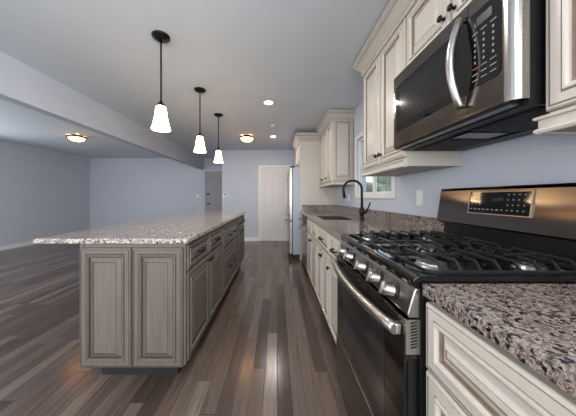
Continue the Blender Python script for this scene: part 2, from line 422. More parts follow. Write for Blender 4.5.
six_panel('door_1', -.44, .34, 1.93, YB, M['door'], 'white six panel door beside the refrigerator', 1, [.93])
six_panel('door_2', -2.27, -1.52, 1.93, YF, M['greydoor'], 'grey door with dark knob beyond the island', -1, [.95, 1.25], .05, M['greydoor'])

# ---- wall plates
def plate(name, c, nrm, wd, h, lab, cat, kind='outlet', t=.007):
    c = Vector(c); n = Vector(nrm); u = Vector((n.y, -n.x, 0)) if abs(n.z) < .5 else Vector((1, 0, 0)); u = Vector((abs(u.x), abs(u.y), 0))
    r = thing(name, tuple(c), lab, cat)
    def bb(mb, cu, cz, hw, hh, d0, d1):
        a = c+u*(cu-hw)+Vector((0, 0, cz-hh))+n*d0; b = c+u*(cu+hw)+Vector((0, 0, cz+hh))+n*d1
        return mb.box(a, b)
    bb(MB(), 0, 0, wd/2, h/2, .001, t).build('cover_plate', M['white'], r, .0015)
    if kind == 'outlet':
        for s in (-1, 1): bb(MB(), 0, s*.021, .015, .013, t, t+.002).build('socket', M['white'], r)
    elif kind == 'switch':
        bb(MB(), 0, 0, .016, .032, t, t+.004).build('rocker', M['white'], r)
    else:
        bb(MB(), 0, .01, wd*.3, h*.2, t, t+.002).build('display', M['lcd'], r)
    return r
plate('wall_outlet', (XR, 1.76, 1.155), (-1, 0, 0), .075, .118, 'white outlet plate on the wall left of the range backguard', 'outlet')
plate('wall_outlet', (XR, 3.5, 1.15), (-1, 0, 0), .09, .118, 'white outlet plate on the wall under the far upper cabinet by the sink', 'outlet', 'switch')
plate('light_switch', (-2.56, YF, 1.19), (0, -1, 0), .08, .12, 'white switch plate on the far living area wall left of the grey door', 'switch', 'switch')
plate('thermostat', (-1.36, YB, 1.21), (0, -1, 0), .15, .085, 'small white thermostat on the kitchen end wall left of the white door', 'thermostat', 'thermo', .02)

# ================================================================== cabinet parts
PROF = [(0, .013), (.004, .019), (.010, .020), (.0115, .0170), (.0145, .0170), (.016, .020), (.042, .020), (.0435, .0175), (.046, .0175), (.049, .025), (.055, .0245), (.059, .017), (.064, .0165), (.067, .009), (.073, .009), (.076, .011), (.100, .0215), (.1015, .0185), (.104, .0185), (.1055, .021)]
GLZ = (3, 4, 7, 8, 13, 14, 17, 18)
def prof(s): return [(a*s, b) for a, b in PROF]
def pull(mb, c, u, n, L=.10):
    c, u, n = Vector(c), Vector(u), Vector(n)
    pts = [c-u*L/2]+[c-u*L/2*math.cos(PI*t/8)+n*(.008+.024*math.sin(PI*t/8)**.7) for t in range(0, 9)]+[c+u*L/2]
    mb.tube(pts, [.008]+[.0055+.003*math.sin(PI*t/8) for t in range(9)]+[.008], 8)
def knob(mb, c, n):
    mb.lathe(c, [(0, 0), (.009, 0), (.008, .004), (.0055, .008), (.0055, .014), (.013, .019), (.0155, .024), (.012, .029), (0, .031)], n, 14)
class Frame:
    """cabinet front frame: O is the lower left corner of the front (seen from the front), U to the right, N outwards"""
    def __init__(s, O, U, N): s.O = Vector(O); s.U = Vector(U); s.N = Vector(N)
    def p(s, u, z, n=0): return s.O+s.U*u+Vector((0, 0, z-s.O.z))+s.N*n
def front(name, fr, root, u0, u1, z0, z1, mats, sc=1.0, hw=None):
    """a door or drawer front with its knob or pull"""
    o = MB().panel(fr.p(u0, z0, .001), fr.U, (0, 0, 1), fr.N, u1-u0, z1-z0, prof(sc), GLZ).build(name, mats, root)
    if hw:
        for h in (hw if isinstance(hw, list) else [hw]):
            kind, uu, zz = h; mb = MB()
            if kind == 'pull': pull(mb, fr.p(uu, zz, .0225), fr.U, fr.N); mb.build('pull', M['bronze'], o)
            elif kind == 'spull': pull(mb, fr.p(uu, zz, .0225), fr.U, fr.N, .065); mb.build('pull', M['bronze'], o)
            else: knob(mb, fr.p(uu, zz, .0205), fr.N); mb.build('knob', M['bronze'], o)
    return o
def carcass(fr, root, u0, u1, z0, z1, depth, mats, kick=0, kick_mat=None, kin=0):
    mb = MB(); a = fr.p(u0, z0, 0); b = fr.p(u1, z1, -depth); mb.box(a, b, 0); mb.build('cabinet_body', mats, root)
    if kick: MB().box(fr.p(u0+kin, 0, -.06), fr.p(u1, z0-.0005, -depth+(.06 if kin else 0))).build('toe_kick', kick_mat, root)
CR = [M['cream'], M['glaze']]; ST = [M['stain'], M['sglaze']]
g = .003

# ---------------------------------------------------------------- island
IY0, IY1 = 1.418, 3.92; IXF = -.588; IXB = -1.205; ITOP = .875
def isl_frame(y): return Frame((IXF, y, 0), (0, 1, 0), (1, 0, 0))
def isl_unit(y0, y1, lab, layout):
    r = thing('island_cabinet', ((IXF+IXB)/2, (y0+y1)/2, 0), lab, 'cabinet', 'island base cabinets')
    fr = isl_frame(y0); W_ = y1-y0
    carcass(fr, r, .0005, W_-.0005, .105, ITOP, IXF-IXB, ST[0], True, M['kick'], .05 if y0 < 1.5 else .0001)
    layout(fr, r, W_); return r
def lay_two(fr, r, W_):
    h = W_/2
    for k in (0, 1):
        a, b = (.012 if k == 0 else h+.004), (h-.004 if k == 0 else W_-.012)
        front('drawer', fr, r, a, b, .69, .855, ST, .62, ('pull', (a+b)/2, .775))
        front('door', fr, r, a, b, .115, .678, ST, .9, ('knob', b-.028 if k == 0 else a+.028, .645))
def lay_deep(fr, r, W_):
    front('drawer', fr, r, .012, W_-.012, .545, .855, ST, .8, [('spull', W_*.36, .72), ('spull', W_*.64, .72)])
    front('drawer', fr, r, .012, W_-.012, .115, .533, ST, .9, [('spull', W_*.36, .35), ('spull', W_*.64, .35)])
u1 = isl_unit(IY0+.02, 2.35, 'grey stained island cabinet nearest the viewer, two drawers over two doors', lay_two)
# decorative end panels on the near end
fe = Frame((IXB-.001, IY0+.019, 0), (1, 0, 0), (0, -1, 0))
MB().box((IXB-.024, IY0, .108), (IXB-.0006, 3.91, ITOP)).build('back_panel', M['stain'], u1)
WE = IXF-IXB
MB().box(fe.p(-.017, .112, 0), fe.p(WE+.016, ITOP, .014)).build('end_skin', M['stain'], u1)
fe2 = Frame(fe.p(0, 0, .0145), (1, 0, 0), (0, -1, 0))
label(front('end_panel', fe2, u1, -.014, WE/2-.006, .109, .846, ST, .86), 'left raised panel on the near end')
label(front('end_panel', fe2, u1, WE/2+.002, WE+.003, .109, .846, ST, .86), 'right raised panel on the near end')
u2 = isl_unit(2.35, 3.25, 'grey stained island cabinet with wide deep drawers, middle of the island', lay_deep)
u3 = isl_unit(3.25, IY1, 'grey stained island cabinet at the far end, narrow drawers over doors', lay_two)
o = MB().rbox((-1.484, 1.382, .8765), (-.545, 3.99, .907), .004).build('island_countertop', M['isl'])
tag(o, 'long speckled light grey granite worktop covering the kitchen island', 'countertop')

# ---------------------------------------------------------------- base cabinets on the right
RX = .435                      # face of the cabinet bodies
def rfr(y): return Frame((RX, y, 0), (0, -1, 0), (-1, 0, 0))      # y = far side, u runs toward the viewer
def base_unit(y0, y1, lab, layout, hollow=False):
    r = thing('base_cabinet', (RX+.3, (y0+y1)/2, 0), lab, 'cabinet', 'cream base cabinets')
    fr = rfr(y1); W_ = y1-y0
    if hollow:
        a, b, D = .0005, W_-.0005, XR-RX-.004; mb = MB()
        mb.box(fr.p(a, .105), fr.p(a+.018, .878, -D)); mb.box(fr.p(b-.018, .105), fr.p(b, .878, -D)); mb.box(fr.p(a+.018, .105), fr.p(b-.018, .123, -D))
        mb.box(fr.p(a+.018, .123), fr.p(b-.018, .878, -.018)); mb.build('cabinet_body', CR[0], r)
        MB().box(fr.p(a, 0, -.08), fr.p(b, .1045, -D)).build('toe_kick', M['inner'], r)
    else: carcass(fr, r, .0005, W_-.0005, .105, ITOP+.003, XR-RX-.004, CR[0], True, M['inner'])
    layout(fr, r, W_); return r
def lay_one(fr, r, W_):
    front('drawer', fr, r, .008, W_-.008, .69, .862, CR, .6, ('pull', W_/2, .776))
    front('door', fr, r, .008, W_-.008, .108, .678, CR, .85, ('knob', .035, .60))
def lay_pair(fr, r, W_):
    front('drawer', fr, r, .008, W_-.008, .69, .862, CR, .6, ('pull', W_/2, .776))
    h = W_/2
    front('door', fr, r, .008, h-.003, .108, .678, CR, .8, ('knob', h-.028, .62)); front('door', fr, r, h+.003, W_-.008, .108, .678, CR, .8, ('knob', h+.028, .62))
def lay_sink(fr, r, W_):
    h = W_/2
    front('false_drawer', fr, r, .008, h-.003, .69, .862, CR, .6); front('false_drawer', fr, r, h+.003, W_-.008, .69, .862, CR, .6)
    front('door', fr, r, .008, h-.003, .108, .678, CR, .85, ('knob', h-.03, .63)); front('door', fr, r, h+.003, W_-.008, .108, .678, CR, .85, ('knob', h+.03, .63))
base_unit(1.425, 1.83, 'narrow cream base cabinet immediately beyond the range', lay_one)
base_unit(1.83, 2.40, 'cream base cabinet with one wide drawer over two doors, second beyond the range', lay_pair)
base_unit(2.40, 3.20, 'cream base cabinet under the sink with two false drawer fronts', lay_sink, True)
base_unit(3.81, 4.19, 'cream base cabinet at the far end between dishwasher and refrigerator panel', lay_one)
def lay_near(fr, r, W_):
    front('drawer', fr, r, .004, W_-.3, .684, .866, CR, .80); front('drawer', fr, r, .004, W_-.3, .398, .676, CR, .9)
    front('drawer', fr, r, .004, W_-.3, .108, .390, CR, .9)
base_unit(-.45, .644, 'cream base cabinet with deep moulded drawers beside the range, nearest the viewer', lay_near)
# dishwasher
dw = thing('dishwasher', (RX+.3, 3.505, 0), 'stainless dishwasher between cream base cabinets beyond the sink', 'dishwasher')
MB().box((RX+.01, 3.203, .10), (XR-.01, 3.807, .874)).build('tub', M['matblk'], dw)
MB().rbox((RX-.025, 3.205, .115), (RX+.009, 3.805, .75), .005).build('door', M['steel'], dw)
MB().rbox((RX-.028, 3.205, .755), (RX+.009, 3.805, .872), .004).build('control_panel', M['matblk'], dw)
mb = MB(); mb.tube([(RX-.026, 3.25, .70), (RX-.06, 3.25, .70), (RX-.06, 3.76, .70), (RX-.026, 3.76, .70)], .010, 8); mb.build('handle', M['handle'], dw)
MB().box((RX+.07, 3.21, .0), (RX+.09, 3.80, .10)).build('toe_kick', M['matblk'], dw)

# countertops
CX = .412
SY0, SY1, SX0, SX1 = 2.45, 3.05, .50, .85
mb = MB(); z0, z1 = .880, .914
for (x0, x1, y0, y1) in ((CX, XR-.001, 1.418, SY0), (CX, XR-.001, SY1, 4.195), (CX, SX0, SY0, SY1), (SX1, XR-.001, SY0, SY1)):
    mb.box((x0, y0, z0), (x1, y1, z1))
mb.box((XR-.022, 1.418, z1+.0002), (XR-.001, 4.195, 1.016)); mb.box((CX+.03, 4.174, z1+.0002), (XR-.022, 4.195, 1.016))
o = mb.build('countertop', M['cnt']); tag(o, 'brown speckled granite worktop with backsplash holding the sink, beyond the range', 'countertop')
mb = MB(); mb.rbox((CX, -.47, z0), (XR-.001, .650, z1), .003); mb.box((XR-.022, -.47, z1+.0002), (XR-.001, .650, 1.016))
o = mb.build('countertop', M['cnt']); tag(o, 'brown speckled granite worktop in the lower right, in front of the range', 'countertop')

# sink
sk = thing('kitchen_sink', ((SX0+SX1)/2, (SY0+SY1)/2, .70), 'stainless undermount sink set in the brown granite worktop', 'sink')
mb = MB(); t = .004; e = .0015
x0, x1, y0, y1 = SX0+e, SX1-e, SY0+e, SY1-e; zb = .72
mb.box((x0, y0, zb), (x1, y1, zb+t)); mb.box((x0, y0, zb), (x0+t, y1, .905)); mb.box((x1-t, y0, zb), (x1, y1, .905)); mb.box((x0, y0, zb), (x1, y0+t, .905)); mb.box((x0, y1-t, zb), (x1, y1, .905))
mb.box((x0, (y0+y1)/2-.012, zb), (x1, (y0+y1)/2+.012, .89))
mb.build('basin', M['sink'], sk)
for yy in (.25, .75): MB().lathe(((x0+x1)/2, y0+(y1-y0)*yy, zb+t+.0005), [(0, .001), (.03, .001), (.042, .004), (.045, 0)], n=20).build('drain', M['handle'], sk)

# faucet
fx, fy = .925, 2.50
fa = thing('kitchen_faucet', (fx, fy, .9145), 'tall dark bronze gooseneck faucet behind the sink', 'faucet')
mb = MB(); mb.lathe((fx, fy, .9145), [(0, 0), (.032, 0), (.032, .006), (.024, .014), (.020, .03), (.020, .05), (.028, .062), (.030, .085), (.026, .105), (.019, .12), (.016, .15)], n=20)
mb.build('base', M['bronze'], fa)
mb = MB(); dirx = Vector((-.86, .35, 0)).normalized(); R = .098; zc = 1.245
pts = [Vector((fx, fy, 1.05)), Vector((fx, fy, 1.15)), Vector((fx, fy, zc))]
for k in range(1, 15):
    th = PI*k/14*1.08; pts.append(Vector((fx, fy, zc))+dirx*(R-R*math.cos(th))+Vector((0, 0, R*math.sin(th))))
mb.tube(pts, .0135, 12); mb.build('spout', M['bronze'], fa)
e = pts[-1]; d = (pts[-1]-pts[-2]).normalized()
MB().tube([e-d*.005, e+d*.03, e+d*.075], [.015, .018, .016], 12).build('spray_head', M['bronze'], fa)
mb = MB(); mb.tube([(fx+.01, fy-.012, .985), (fx+.035, fy-.035, .995)], .014, 10); mb.tube([(fx+.035, fy-.035, .99), (fx+.045, fy-.045, 1.03), (fx+.062, fy-.062, 1.085), (fx+.066, fy-.068, 1.10)], [.011, .008, .007, .010], 10)
mb.build('lever', M['bronze'], fa)

# ---------------------------------------------------------------- upper cabinets
UX = .774+.02; UZ0 = 1.395; UZ1 = 2.305
def upper(y0, y1, z0, lab, n=2, hwz=1.47, grp='cream upper cabinets', end_near=False, knobs=True, dz=.012):
    r = thing('wall_cabinet', ((UX+XR)/2, (y0+y1)/2, z0), lab, 'cabinet', grp)
    fr = Frame((UX, y1, z0), (0, -1, 0), (-1, 0, 0)); W_ = y1-y0
    MB().box((UX, y0+.0005, z0), (XR-.001, y1-.0005, UZ1)).build('cabinet_body', M['cream'], r)
    for k in range(n):
        a, b = W_/n*k+.004, W_/n*(k+1)-.004
        ku = (b-.028) if k % 2 == 0 else (a+.028)
        if n % 2 and k == n-1: ku = a+.028
        front('door', fr, r, a, b, z0+dz, UZ1-.05, CR, .92, ('knob', ku, hwz) if knobs else None)
    if end_near:
        fn = Frame((UX, y0+.0005, z0), (1, 0, 0), (0, -1, 0))
        front('end_panel', fn, r, .004, XR-UX-.006, z0+.008, UZ1-.01, CR, .8)
    return r
upper(1.385, 2.065, UZ0, 'cream double door upper cabinet just left of the microwave', 2, 1.475)
am = upper(.667, 1.383, 1.872, 'short cream cabinet mounted right above the microwave', 2, 1.985, dz=.045)
upper(-.45, .665, UZ0, 'cream upper cabinet at the right edge, nearest the viewer', 2, 1.475)
upper(3.29, 4.19, UZ0-.01, 'cream upper cabinet between the sink window and the refrigerator', 3, 1.455, end_near=True)
CROWN = [(0, 2.250), (.008, 2.250), (.012, 2.256), (.012, 2.266), (.007, 2.270), (.007, 2.275), (.013, 2.279), (.013, 2.287), (.009, 2.290), (.009, 2.294), (.022, 2.308), (.040, 2.328), (.054, 2.340), (.051, 2.344), (.051, 2.349), (.062, 2.353), (.066, 2.360), (.064, 2.364), (.070, 2.368), (.072, 2.386), (0, 2.386)]
CG = (4, 8, 13, 16)
DENT = [(0.0, 2.262), (.012, 2.262), (.012, 2.272), (0, 2.272)]
mb = MB(); mb.sweep([(UX-.021, -.45), (UX-.021, 2.066), (XR-.001, 2.066)], CROWN, -1, 0, CG)
o = mb.build('crown_moulding', CR); tag(o, 'stepped cream crown moulding over the upper cabinets above the microwave', 'moulding', 'cream crown mouldings')
mb = MB(); mb.sweep([(XR-.001, 3.267), (UX-.021, 3.267), (UX-.021, 4.128)], CROWN, -1, 0, CG)
o = mb.build('crown_moulding', CR); tag(o, 'cream crown moulding over the upper cabinet beyond the sink window', 'moulding', 'cream crown mouldings')
RAIL = [(0, 1.346), (.014, 1.346), (.018, 1.353), (.016, 1.358), (.010, 1.362), (.010, 1.384), (.018, 1.387), (.018, 1.3945), (0, 1.3945)]
mb = MB(); mb.sweep([(UX-.012, 1.395), (UX-.012, 2.066), (XR-.002, 2.066)], RAIL, -1)
mb.sweep([(UX-.012, 1.41), (UX-.012, 1.362), (XR-.002, 1.362)][::-1], RAIL, 1)
o = mb.build('light_rail', M['cream']); MB().box((UX-.0115, 1.3625, 1.348), (XR-.003, 2.0655, 1.394)).build('underside_panel', M['under'], o); tag(o, 'cream light rail under the upper cabinet left of the microwave', 'moulding', 'cream light rails')
mb = MB(); mb.sweep([(UX-.012, -.45), (UX-.012, .665), (XR-.002, .665)], RAIL, -1)
o = mb.build('light_rail', M['cream']); MB().box((UX-.0115, -.45, 1.348), (XR-.003, .6645, 1.394)).build('underside_panel', M['under'], o); tag(o, 'cream light rail under the upper cabinet at the right edge', 'moulding', 'cream light rails')
mb = MB(); mb.sweep([(XR-.002, 3.262), (UX-.012, 3.262), (UX-.012, 4.18)], [(a, z-.0105) for a, z in RAIL], -1)
o = mb.build('light_rail', M['cream']); MB().box((UX-.0115, 3.2625, 1.338), (XR-.003, 4.18, 1.384)).build('underside_panel', M['under'], o); tag(o, 'cream light rail under the upper cabinet beyond the sink window', 'moulding', 'cream light rails')

# ---------------------------------------------------------------- refrigerator surround, refrigerator
ov = thing('refrigerator_cabinet', (.76, 4.67, 0), 'cream cabinet over the refrigerator with its tall plain side panel', 'cabinet')
MB().box((.412, 4.2, 0), (XR-.001, 4.222, 2.25)).build('side_panel', M['cream'], ov)
MB().box((.43, 4.2225, 1.76), (XR-.001, 5.12, 2.25)).build('cabinet_body', M['cream'], ov)
fo = Frame((.43, 5.12, 1.76), (0, -1, 0), (-1, 0, 0))
front('door', fo, ov, .004, .446, 1.77, 2.235, CR, .8, ('knob', .418, 1.81)); front('door', fo, ov, .452, .893, 1.77, 2.235, CR, .8, ('knob', .48, 1.81))
mb = MB(); mb.sweep([(UX-.03, 4.2), (.41, 4.2), (.41, 5.12), (XR-.001, 5.12)], [(a, z-.062) for a, z in CROWN], -1, 0, CG)
mb.build('crown_moulding', CR, ov)
rf = thing('refrigerator', (.6, 4.68, 0), 'tall stainless refrigerator with grey side beside the white door', 'refrigerator')
MB().rbox((.285, 4.235, .09), (1.05, 5.11, 1.705), .006).build('body', M['fridge'], rf)
MB().box((.31, 4.25, .0), (1.0, 5.09, .089)).build('base_grille', M['matblk'], rf)
for (a, b) in ((4.237, 4.670), (4.674, 5.108)):
    dr = MB().rbox((.222, a, .72), (.282, b, 1.715), .012, seg=3).build('door', M['steel'], rf)
    hy = 4.64 if a < 4.5 else 4.70
    MB().tube([(.221, hy, .80)]+[(.185-.03*math.sin(PI*t/8), hy, .80+.72*t/8) for t in range(9)]+[(.221, hy, 1.52)], .011, 10).build('handle', M['handle'], dr)
dr = MB().rbox((.222, 4.237, .10), (.282, 5.108, .712), .012, seg=3).build('freezer_drawer', M['steel'], rf)
MB().tube([(.221, 4.30, .66), (.17, 4.30, .66), (.155, 4.68, .66), (.17, 5.04, .66), (.221, 5.04, .66)], .012, 10).build('handle', M['handle'], dr)
for yy in (4.27, 5.07): MB().rbox((.235, yy-.025, 1.7155), (.33, yy+.025, 1.738), .004).build('hinge_cover', M['matblk'], rf)

# ---------------------------------------------------------------- microwave
MY0, MY1, MZ0, MZ1 = .672, 1.372, 1.452, 1.867; MXF = .700
mw = thing('microwave_oven', (.9, (MY0+MY1)/2, 1.436), 'stainless over the range microwave with arched handle and black keypad', 'microwave')
MB().box((.745, MY0+.004, 1.436), (XR-.004, MY1-.004, MZ1)).build('housing', M['matblk'], mw)
YS = .838     # split between door and control side
# door: steel frame around a dark window
gz0, gz1, gy1 = 1.537, 1.803, MY1-.022
mb = MB()
for (y0, y1, z0, z1) in ((YS+.001, MY1, MZ0, gz0), (YS+.001, MY1, gz1, MZ1), (gy1, MY1, gz0, gz1)):
    mb.box((MXF, y0, z0), (.744, y1, z1))
dr = mb.build('door', M['steelv'], mw)
MB().box((MXF+.0015, YS+.001, gz0+.0005), (.743, gy1-.0005, gz1-.0005)).build('door_window', M['glass'], dr)
MB().box((MXF+.0005, YS+.06, gz0+.035), (MXF+.0014, gy1-.045, gz1-.03)).build('window_screen', M['mwwin'], dr)
hp = [(MXF-.001, YS+.018, 1.503)]+[(MXF-.018-.034*math.sin(PI*t/12), YS+.018, 1.503+.318*t/12) for t in range(13)]+[(MXF-.001, YS+.018, 1.821)]
MB().tube(hp, [.012]+[.0135]*13+[.012], 14).build('handle', M['handle'], dr)
# control side with rounded outer edge
MB().prism([(.744, MY0+.034), (.744, YS-.001), (MXF, YS-.001), (MXF, MY0+.034)], 'z', MZ0, MZ1).build('control_face', M['steelv'], mw)
mb = MB(); poly = [(.744, MY0), (.744, MY0+.0335), (MXF, MY0+.0335), (MXF, MY0+.03)]
poly += [(MXF+.03-.03*math.cos(PI/2*t/6), MY0+.03-.03*math.sin(PI/2*t/6)) for t in range(1, 7)]
mb.prism(poly, 'z', MZ0, MZ1)
ctl = mb.build('control_side', M['cpsteel'], mw)
KY0, KY1, KZ0, KZ1 = .713, YS-.004, 1.547, 1.81
mb = MB(); r = .022
poly = [(KY1, KZ0), (KY1, KZ1), (KY0, KZ1)]+[(KY0+r-r*math.cos(PI/2*t/6), KZ0+r-r*math.sin(PI/2*t/6)) for t in range(7)]
mb.prism(poly, 'x', MXF-.0018, MXF-.0002); kp = mb.build('keypad', M['glass'], ctl)
MB().box((MXF-.0026, .742, 1.755), (MXF-.0019, .800, 1.785)).build('display', M['lcd'], ctl)
mb = MB()
for rr in range(9):
    z = 1.735-rr*.0205
    for cc in range(3):
        y = .806-cc*.034; wd = .0065 if 1 <= rr <= 5 else .011
        if rr in (1, 2, 3, 4, 5): mb.box((MXF-.0024, y-.003, z-.0035), (MXF-.0019, y+.003, z+.0050), 0)
        else: mb.box((MXF-.0024, y-wd, z-.0018), (MXF-.0019, y+wd, z+.0018), 1 if (rr == 6 and cc == 0) else 0)
mb.build('button_print', [M['print'], M['redp']], ctl)
mb = MB()
for cc in range(3):
    y = .806-cc*.034; z = 1.735-6.6*.0205
    for (a, b, c_, d_) in ((y-.014, y+.014, z+.010, z+.011), (y-.014, y+.014, z-.011, z-.010), (y-.014, y-.013, z-.010, z+.010), (y+.013, y+.014, z-.010, z+.010)):
        mb.box((MXF-.0024, a, c_), (MXF-.0019, b, d_))
mb.build('button_outline', M['dsteel'], ctl)
# underside
MB().box((.702, MY0+.02, 1.440), (.744, MY1-.01, 1.4515)).build('lower_lip', M['black'], mw)
for (a, b) in ((.70, .94), (1.06, 1.33)):
    mb = MB(); mb.box((.80, a, 1.4305), (1.0, b, 1.4355))
    for k in range(9): mb.box((.808+k*.0215, a+.01, 1.4275), (.819+k*.0215, b-.01, 1.4304))
    mb.build('grease_filter', M['matblk'], mw)
MB().box((.80, .955, 1.4285), (.97, 1.045, 1.4355)).build('lamp_lens', M['glass'], mw)
MB().box((1.01, .70, 1.429), (1.085, 1.33, 1.4355)).build('rear_strip', M['matblk'], mw)

# ---------------------------------------------------------------- range
GY0, GY1 = .656, 1.412; GC = (GY0+GY1)/2
rg = thing('gas_range', (.75, GC, 0), 'stainless and black slide in gas range with five knobs', 'range')
MB().box((.412, GY0+.004, .03), (1.06, GY1-.004, .893)).build('body', M['matblk'], rg)
for (xx, yy) in ((.46, GY0+.05), (.46, GY1-.05), (1.0, GY0+.05), (1.0, GY1-.05)):
    MB().lathe((xx, yy, 0), [(0, 0), (.018, 0), (.018, .008), (.01, .012), (.01, .0295), (0, .0295)], n=12).build('leveling_leg', M['matblk'], rg)
# cooktop pan with rim
mb = MB(); zt = .930
prof_c = [(.395, .897), (.391, .905), (.391, .918), (.396, .927), (.406, .930), (.425, .929), (.438, .918), (.98, .918), (1.0, .929), (1.055, .930), (1.06, .920), (1.06, .897)]
mb.prism(prof_c, 'y', GY0+.018, GY1-.018)
for (a, b) in ((GY0, GY0+.0175), (GY1-.0175, GY1)):
    mb.prism([(.395, .897), (.391, .905), (.391, .918), (.396, .927), (.406, .930), (1.055, .930), (1.06, .920), (1.06, .897)], 'y', a, b)
ct = mb.build('cooktop', M['black'], rg, .002)
# pale oval marks on the rim
for k, yy in enumerate((.70, .835, .99, 1.15, 1.30)):
    m_ = MB(); m_.lathe((.3908, yy, .9), [(0, .0001), (.010, .0001), (.010, .0006), (0, .0006)], (-1, 0, 0), 16)
    for i, v in enumerate(m_.v): m_.v[i] = (v[0], yy+(v[1]-yy)*1.6, .905+(v[2]-.9)*.35)
    m_.build('oval_mark', M['print'], ct)
# burners
for (bx, by, s) in ((.515, .765, 1.15), (.85, .765, .9), (.515, 1.275, .95), (.85, 1.275, .8), (.685, 1.02, 1.1)):
    mb = MB(); mb.lathe((bx, by, .9185), [(0, 0), (.052*s, 0), (.052*s, .004), (.042*s, .008), (.040*s, .016), (0, .016)], n=28)
    bn = mb.build('burner', M['alu'], rg)
    MB().lathe((bx, by, .9347), [(0, 0), (.036*s, 0), (.038*s, .003), (.036*s, .008), (.03*s, .010), (0, .010)], n=28).build('burner_cap', M['alu'] if s > 1.1 else M['iron'], bn)
# grates
def grate(y0, y1):
    mb = MB(); x0, x1 = .452, .962; zb_, zt_ = .932, .960; wd = .009
    for yy in (y0+.006, y1-.006): mb.bar((x0+.02, yy, zb_), (x1-.02, yy, zb_), wd, .012)
    for xx in (x0+.006, x1-.006): mb.bar((xx, y0+.02, zb_), (xx, y1-.02, zb_), wd, .012)
    for (ax, ay, bx_, by_) in ((x0+.006, y0+.024, x0+.024, y0+.006), (x1-.006, y0+.024, x1-.024, y0+.006), (x0+.006, y1-.024, x0+.024, y1-.006), (x1-.006, y1-.024, x1-.024, y1-.006)):
        mb.bar((ax, ay, zb_), (bx_, by_, zb_), wd, .012)
    for (ax, ay) in ((x0+.03, y0+.006), (x1-.03, y0+.006), (x0+.03, y1-.006), (x1-.03, y1-.006)): mb.box((ax-.006, ay-.005, .9185), (ax+.006, ay+.005, .929))
    n = 8; ym_ = (y0+y1)/2
    for k in range(n):
        xx = x0+.045+(x1-x0-.09)*k/(n-1)
        mb.bar((xx, y0+.008, zb_+.002), (xx, y0+.030, zt_), .007, .009)
        mb.bar((xx, y1-.008, zb_+.002), (xx, y1-.030, zt_), .007, .009)
        if k in (1, 2, 5, 6):
            mb.bar((xx, y0+.028, zt_), (xx, y0+.075, zt_), .007, .009); mb.bar((xx, y1-.075, zt_), (xx, y1-.028, zt_), .007, .009)
        else: mb.bar((xx, y0+.028, zt_), (xx, y1-.028, zt_), .007, .009)
    mb.bar((x0+.04, ym_, zt_-.001), (x0+.17, ym_, zt_-.001), .007, .009); mb.bar((x1-.17, ym_, zt_-.001), (x1-.04, ym_, zt_-.001), .007, .009)
    mb.build('grate', M['iron'], rg, .0015)
gw = (GY1-GY0-.05)/3
for k in range(3): grate(GY0+.025+gw*k+.001, GY0+.025+gw*(k+1)-.001)
# control panel
mb = MB(); cpp = [(.411, .896), (.398, .896), (.393, .885), (.375, .822), (.378, .812), (.411, .810)]
mb.prism(cpp, 'y', GY0, GY1); cp = mb.build('control_panel', M['cpsteel'], rg, .003)
nrm = Vector((-.963, 0, .27)).normalized()
for yy in (.752, .862, 1.00, 1.165, 1.275):
    c_ = Vector((.3835, yy, .852))+nrm*.001
    mb = MB(); mb.lathe(c_, [(0, .003), (.0235, .003), (.0235, .008), (.0225, .009), (.0225, .036), (.0205, .039), (0, .039)], nrm, 28)
    kb = mb.build('knob', M['knobst'], rg); MB().lathe(c_, [(0, 0), (.029, 0), (.0285, .003), (0, .003)], nrm, 28).build('bezel', M['matblk'], kb)
    up_ = Vector((.27, 0, .963)); mb = MB(); mb.bar(c_+nrm*.0425-up_*.019, c_+nrm*.0425+up_*.019, .008, .007); mb.build('grip', M['handle'], kb)
# oven door
DX = .368
mb = MB(); mb.box((DX, GY0+.006, .335), (.4115, GY1-.006, .765)); od = mb.build('oven_door', M['glass'], rg, .003)
MB().box((DX-.0008, GY0+.13, .40), (DX-.0001, GY1-.13, .70)).build('oven_window', M['cavity'], od)
mb = MB(); mb.box((DX, GY0+.006, .7655), (.4115, GY1-.006, .806)); vt = mb.build('vent_trim', M['steelv'], rg, .002)
for k in range(6):
    for j in range(3): MB().box((DX-.001, .70+k*.115, .772+j*.0115), (DX-.0001, .78+k*.115, .778+j*.0115)).build('vent_slot', M['matblk'], vt)
mb = MB(); N_ = 18; hp = []
for t in range(N_+1):
    yy = GY0+.022+(GY1-GY0-.044)*t/N_; hp.append((.351-.036*math.sin(PI*t/N_)**.8, yy, .768))
mb.tube(hp, .0175, 14)
for yy in (GY0+.030, GY1-.030): mb.rbox((.350, yy-.013, .752), (DX-.0005, yy+.013, .784), .004)
mb.build('handle', M['handle'], od)
for (ya, yb) in ((GY0+.0005, GY0+.0055), (GY1-.0055, GY1-.0005)):
    ep = MB().box((DX+.002, ya, .706), (.4115, yb, .806)).build('side_bracket', M['handle'], rg)
    if ya < 1:
        mb = MB()
        for j in range(9):
            z = .722+j*.0088; mb.add([(.383, ya-.0003, z), (.402, ya-.0003, z+.005), (.402, ya-.0003, z+.0098), (.383, ya-.0003, z+.0050), (.383, ya+.001, z), (.402, ya+.001, z+.005), (.402, ya+.001, z+.0098), (.383, ya+.001, z+.0050)], [(0,1,2,3),(7,6,5,4),(0,4,5,1),(1,5,6,2),(2,6,7,3),(3,7,4,0)])
        mb.build('bracket_slots', M['matblk'], ep)
MB().rbox((.362, GY0+.008, .06), (.411, GY1-.008, .326), .004).build('storage_drawer', M['dsteel'], rg)
MB().box((.3665, GY0+.008, .3265), (.411, GY1-.008, .3345)).build('drawer_trim', M['handle'], rg)
